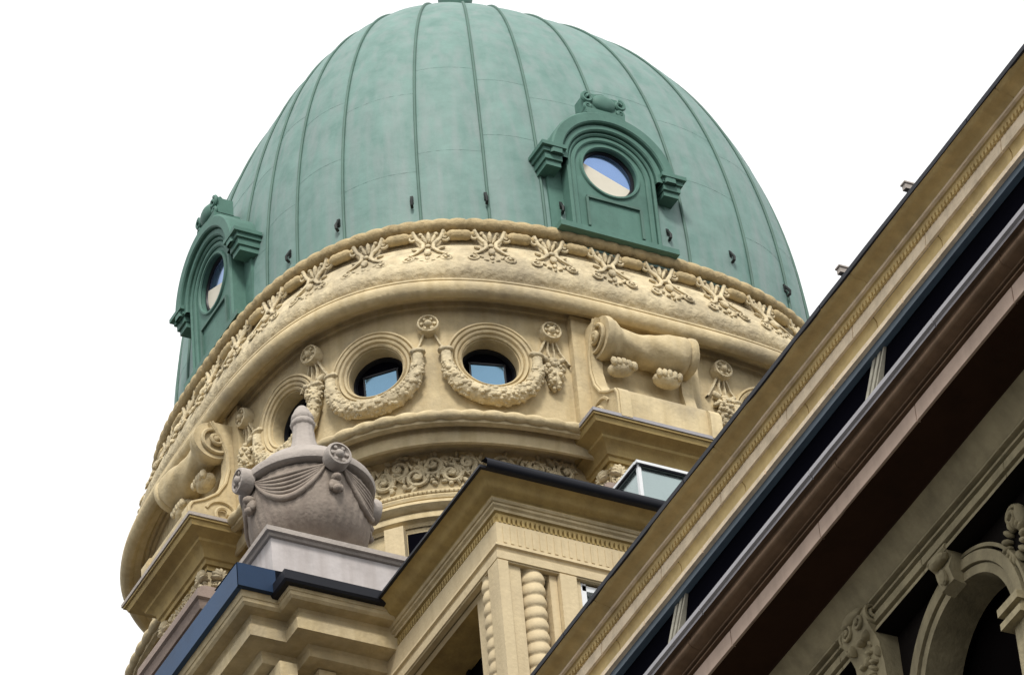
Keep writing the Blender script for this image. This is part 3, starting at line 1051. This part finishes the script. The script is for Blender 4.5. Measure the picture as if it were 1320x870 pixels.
UX, UY = -4.50, -4.24
urn = thing("stone_urn", "weathered mauve-grey stone urn with draped swags, rosettes and a spire lid", "urn", (UX, UY, -6.0))
m = MB()
lathe(m, [(0, -6.0), (0.3294, -6.0), (0.3294, -5.95), (0.2745, -5.92), (0.3111, -5.87), (0.4575, -5.80), (0.549, -5.70), (0.5856, -5.55), (0.5993, -5.40), (0.6039, -5.24), (0.5948, -5.12), (0.4575, -5.10)], (UX, UY, 0), 180, None, 40, 0.007)
m.build("body", URN, urn, 50)
m = MB()
lathe(m, [(0.5033, -5.10), (0.6313, -5.10), (0.6634, -5.08), (0.6725, -5.03), (0.6542, -4.99), (0.6039, -4.975), (0.5673, -4.96), (0.549, -4.90), (0.4758, -4.80), (0.366, -4.72), (0.2471, -4.67), (0.2013, -4.655), (0.2013, -4.62),
          (0.1556, -4.60)], (UX, UY, 0), 64)
m.build("lid", URNL, urn, 40)
m = MB()
lathe(m, [(0.2085, -4.64), (0.1794, -4.60), (0.1503, -4.52), (0.1162, -4.40), (0.1038, -4.26), (0.1038, -4.23), (0.1206, -4.215), (0.125, -4.185), (0.1126, -4.165), (0.1038, -4.15), (0.1126, -4.13), (0.1109, -4.10),
          (0.09504, -4.07), (0.0748, -4.02), (0.044, -3.975), (0, -3.955)], (UX, UY, 0), 72, None, 12, 0.02)
m.build("spire_knob", URNL, urn, 45)
def urn_map(p):
    a = p[0]
    return Vector((UX + math.cos(a) * p[2], UY + math.sin(a) * p[2], p[1]))
def body_r(z):
    pr = [(0.3111, -5.87), (0.4575, -5.80), (0.549, -5.70), (0.5856, -5.55), (0.5993, -5.40), (0.6039, -5.24), (0.6039, -5.0)]
    for (r0, z0), (r1, z1) in zip(pr[:-1], pr[1:]):
        if z0 <= z <= z1:
            return r0 + (r1 - r0) * (z - z0) / (z1 - z0)
    return 0.595
for k in range(4):
    a = -PI / 2 + k * PI / 2
    # drapery swag between rosettes
    m = MB()
    for j, (dep, th_) in enumerate(((0.36, .036), (0.30, .022), (0.25, .022), (0.20, .022), (0.15, .022), (0.10, .022))):
        L = []
        for i in range(25):
            q = i / 24
            aa = a + 0.16 + q * (PI / 2 - 0.32)
            z = -5.14 - dep * math.sin(PI * q) ** 0.8
            L.append(urn_map((aa, z, body_r(z) + 0.012 + 0.002 * j)))
        m.tube(L, [th_ * (0.45 + 0.55 * math.sin(PI * i / 24)) for i in range(25)], None, 8)
    m.build("swag", URN, urn, 60)
    # rosette
    c = Vector((UX + math.cos(a) * 0.64, UY + math.sin(a) * 0.64, -5.08))
    T = flat_frame(c, (-math.sin(a), math.cos(a), 0), (math.cos(a), math.sin(a), 0))
    m = rosette(0, 0, T, 0.135)
    m.build("rosette", URNL, urn, 40)
    # lion-mask knob under the rosette
    c = Vector((UX + math.cos(a) * 0.585, UY + math.sin(a) * 0.585, -5.40))
    T = flat_frame(c, (-math.sin(a), math.cos(a), 0), (math.cos(a), math.sin(a), 0))
    m = MB()
    m.ball((0, 0.03, 0.02), (.07, .085, .06), T, 10, 7)
    m.ball((0, -0.03, 0.06), (.05, .045, .05), T, 8, 6)
    m.ball((0, 0.10, 0.05), (.055, .05, .07), T, 8, 6)
    for sg in (-1, 1):
        m.ball((sg * .05, 0.0, .04), (.03, .05, .03), T, 7, 5)
    m.build("mask", URN, urn, 60)

# =================================================================== PROJECTING BAY with twisted columns
BX, BY, BZ = -4.363, -7.612, -7.0
bay = thing("bay_wing", "cream stone bay with dark-edged eaves and twisted rope columns", "building", (-3.2, -6.6, GZ))
bpath = [(BX, -4.0), (BX, BY), (1.0, BY)]
m = MB()
# eaves soffit (ochre), from the gutter inward
sweep(m, bpath, [(-0.16, -0.265), (-0.13, -0.275), (-0.10, -0.29), (-0.06, -0.33), (-0.02, -0.36), (0.03, -0.372), (0.045, -0.40)], BZ)
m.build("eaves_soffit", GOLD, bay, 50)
m = MB()
sweep(m, bpath, [(0.6, -0.16), (-0.12, -0.215), (-0.175, -0.235), (-0.178, -0.265), (-0.15, -0.272)], BZ)
for pr in ([(-0.19, -0.175), (-0.215, -0.18), (-0.228, -0.21), (-0.215, -0.25), (-0.19, -0.268), (-0.16, -0.27)], [(-0.10, -0.14), (-0.20, -0.16), (-0.20, -0.172)]):
    sweep(m, [(BX - 0.12, BY), (1.0, BY)], pr, BZ)
m.build("gutter", NAVY, bay, 50)
m = MB()
sweep(m, bpath, [(0.04, -0.39), (0.03, -0.405), (0.045, -0.425), (0.06, -0.43), (0.06, -0.455), (0.085, -0.47), (0.085, -0.50), (0.10, -0.505)], BZ)
m.build("bed_moulding", CREAM, bay, 30)
m = MB()
sweep(m, bpath, [(0.085, -0.50), (0.11, -0.51), (0.115, -0.58), (0.095, -0.62), (0.095, -0.64)], BZ)
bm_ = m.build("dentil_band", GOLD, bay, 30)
m = MB()
T = flat_frame((BX, BY + 0.105, BZ), (1, 0, 0), (0, -1, 0))
for i in range(110):
    m.box((0.13 + i * 0.048, -0.585, 0.004), (0.024, 0.075, 0.03), T)
T = flat_frame((BX + 0.105, BY, BZ), (0, -1, 0), (-1, 0, 0))
for i in range(65):
    m.box((-0.13 - i * 0.048, -0.585, 0.004), (0.024, 0.075, 0.03), T)
m.build("dentils", GOLD, bm_, 30)
m = MB()
sweep(m, bpath, [(0.085, -0.635), (0.08, -0.66), (0.08, -0.875), (0.07, -0.885), (0.045, -0.90), (0.04, -0.93), (0.065, -0.94), (0.075, -0.985), (0.045, -0.99), (0.045, -1.075), (0.06, -1.08),
                 (0.06, -1.09), (0.13, -1.09), (0.16, -1.12)], BZ)
T = flat_frame((BX, BY + 0.08, BZ), (1, 0, 0), (0, -1, 0))
for i in range(70):
    m.box((0.16 + i * 0.075, -0.765, 0.0), (0.030, 0.19, 0.014), T)
m.build("entablature", BAYST, bay, 30)
m = MB()
sweep(m, bpath, [(0.62, -1.09), (0.12, -1.09)], BZ)
m.build("lintel_soffit", GOLD, bay, 30)
# front wall pieces: pilasters, recess and frames
FY = BY + 0.045
def pil(x0, x1, yf, name="pilaster", mt=BAYST, ztop=-8.09):
    q = MB()
    q.box(((x0 + x1) / 2, yf + 0.3, (ztop + GZ) / 2), (x1 - x0, 0.6, ztop - GZ))
    return q.build(name, mt, bay, 30)
def twisted(cx, cy, r, ztop, zbot, name="twisted_column"):
    """stack of swelling rope turns"""
    q = MB()
    rows = []
    P_ = 0.128
    turns = int((ztop - zbot) / P_)
    NS, NZ = 28, turns * 14
    for i in range(NZ + 1):
        z = ztop - (ztop - zbot) * i / NZ
        row = []
        for j in range(NS):
            a = 2 * PI * j / NS
            ph = (i / 14.0 + 0.16 * math.cos(a - 0.5)) % 1.0
            rr = r * (0.85 + 0.17 * math.sin(PI * min(1.0, ph * 1.02) ** 1.5) ** 0.6)
            row.append(Vector((cx + rr * math.cos(a), cy + rr * math.sin(a), z)))
        rows.append(row)
    q.grid(rows, closed_u=True)
    return q.build(name, BAYST, bay, 70)
pil(-4.205, -4.065, FY + 0.05)
pil(-4.065, -3.76, FY + 0.24, "recess_back")
twisted(-3.915, FY + 0.145, 0.128, -8.09, -11.5)
pil(-3.765, -3.69, FY + 0.06)
pil(-3.685, -3.515, FY)
pil(-3.51, -3.45, FY + 0.05)
q = MB()
q.box((-2.98, FY + 0.14, -9.6), (0.98, 0.04, 3.0))
wn = q.build("front_window", PANEW, bay)
q = MB()
for c, s in (((-3.42, FY + .11, -9.6), (.06, .10, 3.0)), ((-2.47, FY + .11, -9.6), (.06, .10, 3.0)), ((-2.95, FY + .11, -8.15), (.96, .1, .06))):
    q.box(c, s)
q.build("frame", WHITE, wn)
pil(-2.44, 1.0, FY, "wall_front")
# left side: twisted column at the corner, then a deep dark opening
twisted(BX + 0.165, -7.24, 0.112, -8.09, -11.5)
q = MB()
q.box((BX + 0.098, FY + 0.10, (-8.09 + GZ) / 2), (0.106, 0.20, -8.09 - GZ))
q.build("corner_pier", BAYST, bay, 30)
q = MB()
q.box((BX + 0.62, -5.6, (-8.09 + GZ) / 2), (0.06, 3.2, -8.09 - GZ))
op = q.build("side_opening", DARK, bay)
q = MB()
q.box((BX + 0.57, -5.9, -9.2), (0.03, 0.05, 2.2))
q.box((BX + 0.57, -6.4, -9.2), (0.03, 0.05, 2.2))
q.box((BX + 0.565, -6.15, -8.75), (0.03, 0.6, 0.05))
q.build("frame", NAVY, op)
# flat roof
q = MB()
q.box((-1.6, -5.6, BZ - 0.03), (5.2, 3.4, 0.08))
q.build("roof", NAVY, bay)
# back walls closing the bay
q = MB()
q.box((-1.5, -5.6, (-8.3 + GZ) / 2), (4.2, 2.8, -8.3 - GZ))
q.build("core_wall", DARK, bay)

# ---- glazed roof light on the bay
rl = thing("roof_light", "small glass box rooflight in a pale frame on the bay roof", "rooflight", (-2.4, -7.2, -6.97))
X0, X1, Y0, Y1, ZT, ZB = -2.82, -2.0, -7.72, -7.28, -6.74, -7.1
q = MB()
q.add([(X0, Y0, ZB), (X1, Y0, ZB), (X1, Y0, ZT), (X0, Y0, ZT), (X0, Y1, ZB), (X0, Y1, ZT), (X1, Y1, ZB), (X1, Y1, ZT)],
      [(0, 1, 2, 3), (0, 3, 5, 4), (3, 2, 7, 5), (1, 6, 7, 2)])
q.build("glazing", PANEW, rl, smooth=False)
q = MB()
for x in (X0, X1):
    q.box((x, Y0, (ZT + ZB) / 2), (.035, .035, ZT - ZB))
for y in (Y1,):
    q.box((X0, y, (ZT + ZB) / 2), (.035, .035, ZT - ZB))
q.box(((X0 + X1) / 2, Y0 - .015, ZT + .02), (X1 - X0 + .08, .06, .03))
q.box((X0 - .015, (Y0 + Y1) / 2, ZT + .02), (.06, Y1 - Y0, .03))
q.build("frame", WHITE, rl, 30)
q = MB()
q.tube([(X0, Y0 - .03, ZT - .005), (X1, Y0 - .03, ZT - .005)], .012)
q.tube([(X0 - .03, Y0, ZT - .005), (X0 - .03, Y1, ZT - .005)], .012)
q.build("seal", NAVY, rl)

# =================================================================== RIGHT WING (long eaves)
wing = thing("eaves_wing", "long building wing with ochre eaves, dark attic windows and maroon soffit", "building", (-3.0, -15.0, GZ))
WX, WY, WZ = -4.621, -11.119, -10.0
WA = math.radians(1.1)
wd = Vector((math.sin(WA), math.cos(WA), 0))             # receding direction
wi = Vector((math.cos(WA), -math.sin(WA), 0))            # inward
WO = Vector((WX, WY, WZ))
TWG = lambda p: WO + wd * p[1] + wi * p[0] + Vector((0, 0, p[2]))   # p = (inward, along receding, height)
Y_A, Y_B = -14.0, 3.2
def run(mb, prof, ya=Y_A, yb=Y_B, seg=60, joint=0.0):
    """long moulding with the slight waviness of built work and open joints between its lengths"""
    from mathutils import noise
    rows = []
    sd_ = prof[0][1] * 7.3
    ys = [(ya + (yb - ya) * i / seg, 0.0) for i in range(seg + 1)]
    if joint:
        y = ya + joint * (0.3 + (sd_ % 0.6))
        while y < yb:
            ys += [(y - .0065, 0.0), (y - .005, .011), (y + .005, .011), (y + .0065, 0.0)]
            y += joint * (1 + 0.12 * noise.noise(Vector((y, sd_, 3))))
    ys.sort()
    for y, ins in ys:
        dz = 0.007 * noise.noise(Vector((y * 0.55, sd_, 0))) + 0.003 * noise.noise(Vector((y * 2.1, sd_, 5)))
        dxx = 0.006 * noise.noise(Vector((y * 0.5, sd_, 9)))
        rows.append([TWG((dx + dxx + ins, y, -h + dz)) for dx, h in prof])
    mb.grid(rows)
JOINTS = {"frieze": 1.15, "architrave": 1.15, "eaves_soffit": 2.3, "fascia": 1.6, "gutter_roll": 2.6, "sill_flashing": 2.0, "wall_mouldings": 1.4, "lower_fillet": 1.15, "roof_edge": 2.4}
def wing_part(name, prof, mt, parent=wing, ang=35):
    q = MB()
    run(q, prof, joint=JOINTS.get(name, 0))
    return q.build(name, mt, parent, ang)
wing_part("roof_edge", [(0.9, -0.12), (0.0, -0.01), (-0.01, 0.0), (-0.01, 0.045), (0.01, 0.048)], NAVY)
wing_part("eaves_soffit", [(0.0, 0.047), (0.012, 0.05), (0.03, 0.065), (0.06, 0.068), (0.10, 0.072), (0.14, 0.082), (0.165, 0.10), (0.17, 0.105)], GOLDW, ang=60)
wing_part("fillet", [(0.16, 0.098), (0.16, 0.122), (0.185, 0.126)], PINKST)
db = wing_part("dentil_band", [(0.183, 0.125), (0.20, 0.13), (0.215, 0.21), (0.22, 0.215)], GOLDW)
q = MB()
n = 330
for i in range(n):
    y = Y_A + (Y_B - Y_A) * (i + .5) / n
    q.box((0.207, y, -0.19), (0.022, 0.028, 0.05), lambda p: TWG(p))
q.build("egg_and_dart", GOLDW, db, 30)
wing_part("frieze", [(0.222, 0.205), (0.212, 0.34), (0.235, 0.345)], PINKST)
wing_part("architrave", [(0.233, 0.345), (0.25, 0.36), (0.262, 0.39), (0.262, 0.44), (0.25, 0.455), (0.25, 0.495), (0.235, 0.50)], GOLDW)
wing_part("lower_fillet", [(0.25, 0.498), (0.225, 0.50), (0.225, 0.545), (0.30, 0.548)], PINKST)
wing_part("window_head", [(0.265, 0.545), (0.275, 0.60), (0.37, 0.605)], HEAD)
q = MB()
run(q, [(0.335, 0.58), (0.335, 1.45)])
gl = q.build("attic_window", DGLASS, wing)
gl['label'] = "continuous band of dark attic glass"
# raking mullions across the glass
def mullion(y_top):
    q = MB()
    for dy, wdt in ((0.0, 0.05), (0.085, 0.05), (-0.075, 0.022)):
        a0, b0 = (0.315, y_top + dy, -0.57), (0.24, y_top + 0.33 + dy, -1.30)
        vs_ = []
        for (dx, y, z) in (a0, b0):
            vs_ += [TWG((dx, y - wdt / 2, z)), TWG((dx, y + wdt / 2, z)), TWG((dx + .05, y + wdt / 2, z)), TWG((dx + .05, y - wdt / 2, z))]
        q.add(vs_, [(0, 1, 2, 3), (4, 7, 6, 5), (0, 4, 5, 1), (1, 5, 6, 2), (2, 6, 7, 3), (3, 7, 4, 0)])
    return q.build("mullion", MULL, wing, 30)
for yt in (0.53, -2.97, -6.6):
    mullion(yt)
wing_part("sill_flashing", [(0.36, 1.30), (-0.02, 1.325), (-0.025, 1.33), (-0.025, 1.372), (0.0, 1.385), (0.0, 1.41)], LEAD)
wing_part("gutter_roll", [(0.0, 1.40), (0.045, 1.405), (0.05, 1.42), (0.05, 1.44), (0.035, 1.455), (0.03, 1.475), (0.038, 1.492), (0.06, 1.506), (0.09, 1.513), (0.10, 1.518), (0.15, 1.526)], BROWN, ang=70)
wing_part("fine_mouldings", [(0.20, 1.525), (0.135, 1.525), (0.135, 1.543), (0.185, 1.548), (0.185, 1.565), (0.15, 1.567), (0.15, 1.58), (0.195, 1.585), (0.195, 1.607)], BROWN, ang=25)
wing_part("fascia", [(0.20, 1.607), (0.168, 1.61), (0.168, 1.762), (0.19, 1.766)], FASC)
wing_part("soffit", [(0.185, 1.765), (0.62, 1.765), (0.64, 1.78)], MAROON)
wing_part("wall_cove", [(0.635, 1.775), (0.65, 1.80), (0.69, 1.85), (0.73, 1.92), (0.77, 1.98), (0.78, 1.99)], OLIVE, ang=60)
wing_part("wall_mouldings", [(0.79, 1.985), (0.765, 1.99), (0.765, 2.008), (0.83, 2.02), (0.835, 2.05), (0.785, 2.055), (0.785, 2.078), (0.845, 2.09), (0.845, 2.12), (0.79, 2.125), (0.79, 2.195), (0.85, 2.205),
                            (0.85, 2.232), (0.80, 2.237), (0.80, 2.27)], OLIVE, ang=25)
wing_part("wall_soffit", [(0.80, 2.268), (1.06, 2.27)], SHADE_BLK, ang=25)  # underside coloured black to stand for its shade
# loggia wall with arched openings; front plane at dx = 1.0
WDX = 1.0
def arch_T(yc):
    return lambda p: TWG((WDX - p[2], yc - p[0], p[1]))   # u toward the viewer, v height, w outward
ARCH_Y = [-2.6, -5.4, 0.2]
SPR, AR = -3.22, 0.74
wall = MB()
for yc in ARCH_Y:
    T = arch_T(yc)
    zb, zt = -8.0, -2.27
    c0 = SPR - 0.2
    hole = arch_outline(AR, zb + .4, SPR, (0, c0))
    def outer(a, zb=zb, zt=zt, c0=c0):
        dx, dz = math.cos(a), math.sin(a)
        t = 1e9
        if dx > 1e-9: t = min(t, 1.4 / dx)
        if dx < -1e-9: t = min(t, -1.4 / dx)
        if dz > 1e-9: t = min(t, (zt - c0) / dz)
        if dz < -1e-9: t = min(t, (zb - c0) / dz)
        return t * dx, c0 + t * dz
    ring_plate(wall, T, hole, outer, -0.02, 0.0, -0.30, 96)
wl = wall.build("spandrel_wall", SHADE_BLK, wing, 35)  # wall round the arches painted black as if in deep shade
q = MB()
q.box((1.75, -5.4, (-8.0 + GZ + 10) / 2), (1.4, 17.2, abs(GZ - WZ) - 8.0), lambda p: TWG(p))
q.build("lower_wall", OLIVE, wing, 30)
q = MB()
ya, yb = Y_A, Y_B
q.add([TWG((1.36, ya, -2.2)), TWG((1.36, yb, -2.2)), TWG((1.36, yb, -9.0)), TWG((1.36, ya, -9.0))], [(0, 1, 2, 3)])
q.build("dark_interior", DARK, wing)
for yc in ARCH_Y:
    T = arch_T(yc)
    q = MB()
    def aband(mb, r0, r1, w1, zlow, a_lo=0.0):
        angs = [PI - (PI - a_lo) * i / 40 for i in range(41)]
        def loop(r, wv):
            L = [T((-r, zlow, wv))]
            L += [T((r * math.cos(a), SPR + r * math.sin(a), wv)) for a in angs]
            L.append(T((r, zlow, wv)))
            return L
        mb.grid([loop(r1, -.01), loop(r1, w1), loop(r0, w1), loop(r0, -.28)])
    aband(q, AR - .03, AR + .045, .05, -7.5)
    aband(q, AR + .045, AR + .06, .02, -7.5)
    aband(q, AR + .06, AR + .15, .075, -7.5)
    aband(q, AR + .175, AR + .205, .06, SPR)
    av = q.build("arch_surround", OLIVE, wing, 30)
    q = MB()
    prof = [(.03, SPR + AR - .06), (.14, SPR + AR - .03), (.17, SPR + AR + .08), (.15, SPR + AR + .17), (.22, SPR + AR + .23), (.20, SPR + AR + .28), (.0, SPR + AR + .28)]
    rows = [[T((uu * (0.8 if i < 3 else 1.15), z, w_)) for i, (w_, z) in enumerate(prof)] for uu in (-.12, -.05, .05, .12)]
    q.grid(rows)
    for r in (rows[0], rows[-1]):
        q.add(r, [tuple(range(len(r)))])
    q.ball((0, SPR + AR + .19, .19), (.13, .05, .06), T, 8, 6)
    q.ball((0, SPR + AR + .04, .17), (.05, .08, .04), T, 8, 6)
    q.build("keystone", OLIVE, av, 30)
    for sg in (-1, 1):
        q = MB()
        for c, wdt, z0, z1, ww in ((AR + .04, .30, SPR - .04, SPR + .03, .16), (AR + .04, .26, SPR - .10, SPR - .04, .11), (AR + .04, .30, SPR - .16, SPR - .10, .15), (AR + .06, .20, -7.4, SPR - .16, .07)):
            q.box((sg * c, (z0 + z1) / 2, ww / 2 - .1), (wdt, z1 - z0, ww + .2), T)
        q.build("impost", OLIVE, av, 30)
        # pier panel beside the arch
        q = MB()
        q.box((sg * 1.19, -5.2, -.02), (.40, 4.6, .08), T)
        q.build("pier", OLIVE, av, 30)
        if sg < 0:
            continue
        # carved spandrel: spiral, egg and leaves
        q = MB()
        q.tube(spiral((sg * 0.86, SPR + .80), .09, 1.6, 0, sg, 26, .03), .022, T, 6)
        q.ball((sg * 0.97, SPR + .74, .03), (.055, .12, .05), T, 10, 8, sg * .2)
        for k in range(14):
            a = k * .45
            q.ball((sg * (.86 + .13 * math.cos(a)), SPR + .56 + .16 * math.sin(a), .03), (.06, .028, .05), T, 7, 5, a)
        q.build("spandrel_carving", OLIVE, av, 60)
# carved brackets breaking the wall mouldings between the arches
for yc in (-1.38,):
    T = lambda p, yc=yc: TWG((WDX - p[2], yc - p[0], p[1]))
    q = MB()
    prof = [(.0, -1.99), (.24, -1.99), (.27, -2.04), (.28, -2.12), (.26, -2.20), (.22, -2.27), (.18, -2.36), (.16, -2.55), (.15, -2.75), (.17, -2.95), (.12, -3.1), (.0, -3.2)]
    rows = [[T((uu, z, w_)) for w_, z in prof] for uu in (-.20, -.14, .14, .20)]
    q.grid(rows)
    for r in (rows[0], rows[-1]):
        q.add(r, [tuple(range(len(r)))])
    b = q.build("carved_bracket", OLIVE, wing, 40)
    q = MB()
    for sg in (-1, 1):
        side = lambda P: T((sg * (.205 + P[2]), P[1], P[0]))
        q.tube(spiral((.20, -2.11), .09, 1.8, PI / 2, -1, 30, 0), .018, side, 6)
    for sg in (-1, 1):
        q.tube(spiral((sg * .10, -2.12), .075, 1.5, PI / 2, sg, 24, .275), .018, T, 6)
    rnd = random.Random(3)
    for k in range(44):
        z = -2.25 - rnd.random() * .8
        w_ = .24 if z > -2.3 else .175
        q.ball((rnd.uniform(-.17, .17), z, w_), (.05, .024, .05), T, 7, 5, rnd.uniform(0, PI))
    q.ball((0, -2.03, .27), (.17, .05, .06), T, 8, 6)
    q.build("acanthus_leaves", OLIVE, b, 60)

# ---- little lamps on the roof edge
for i, (y, lab) in enumerate(((-2.9, "lower of two small grey lamps standing on the eaves edge"), (-4.0, "upper of two small grey lamps standing on the eaves edge"))):
    p0 = TWG((0.12, y, -0.02))
    t_ = thing("roof_lamp", lab, "lamp", p0, "small lamps on the eaves edge")
    T = flat_frame(p0, (0, -1, 0), (-1, 0, 0))
    q = MB()
    q.tube([(0, -0.02, 0), (0, 0.22, 0.0)], 0.018, T, 8)
    q.box((0, 0.0, 0), (.12, .03, .12), T)
    q.build("stem", IRON, t_)
    q = MB()
    q.box((0, 0.235, 0.0), (.05, .05, .08), T)
    q.box((0, 0.268, 0.0), (.07, .014, .10), T)
    q.build("lamp_head", RIM, t_, 30)
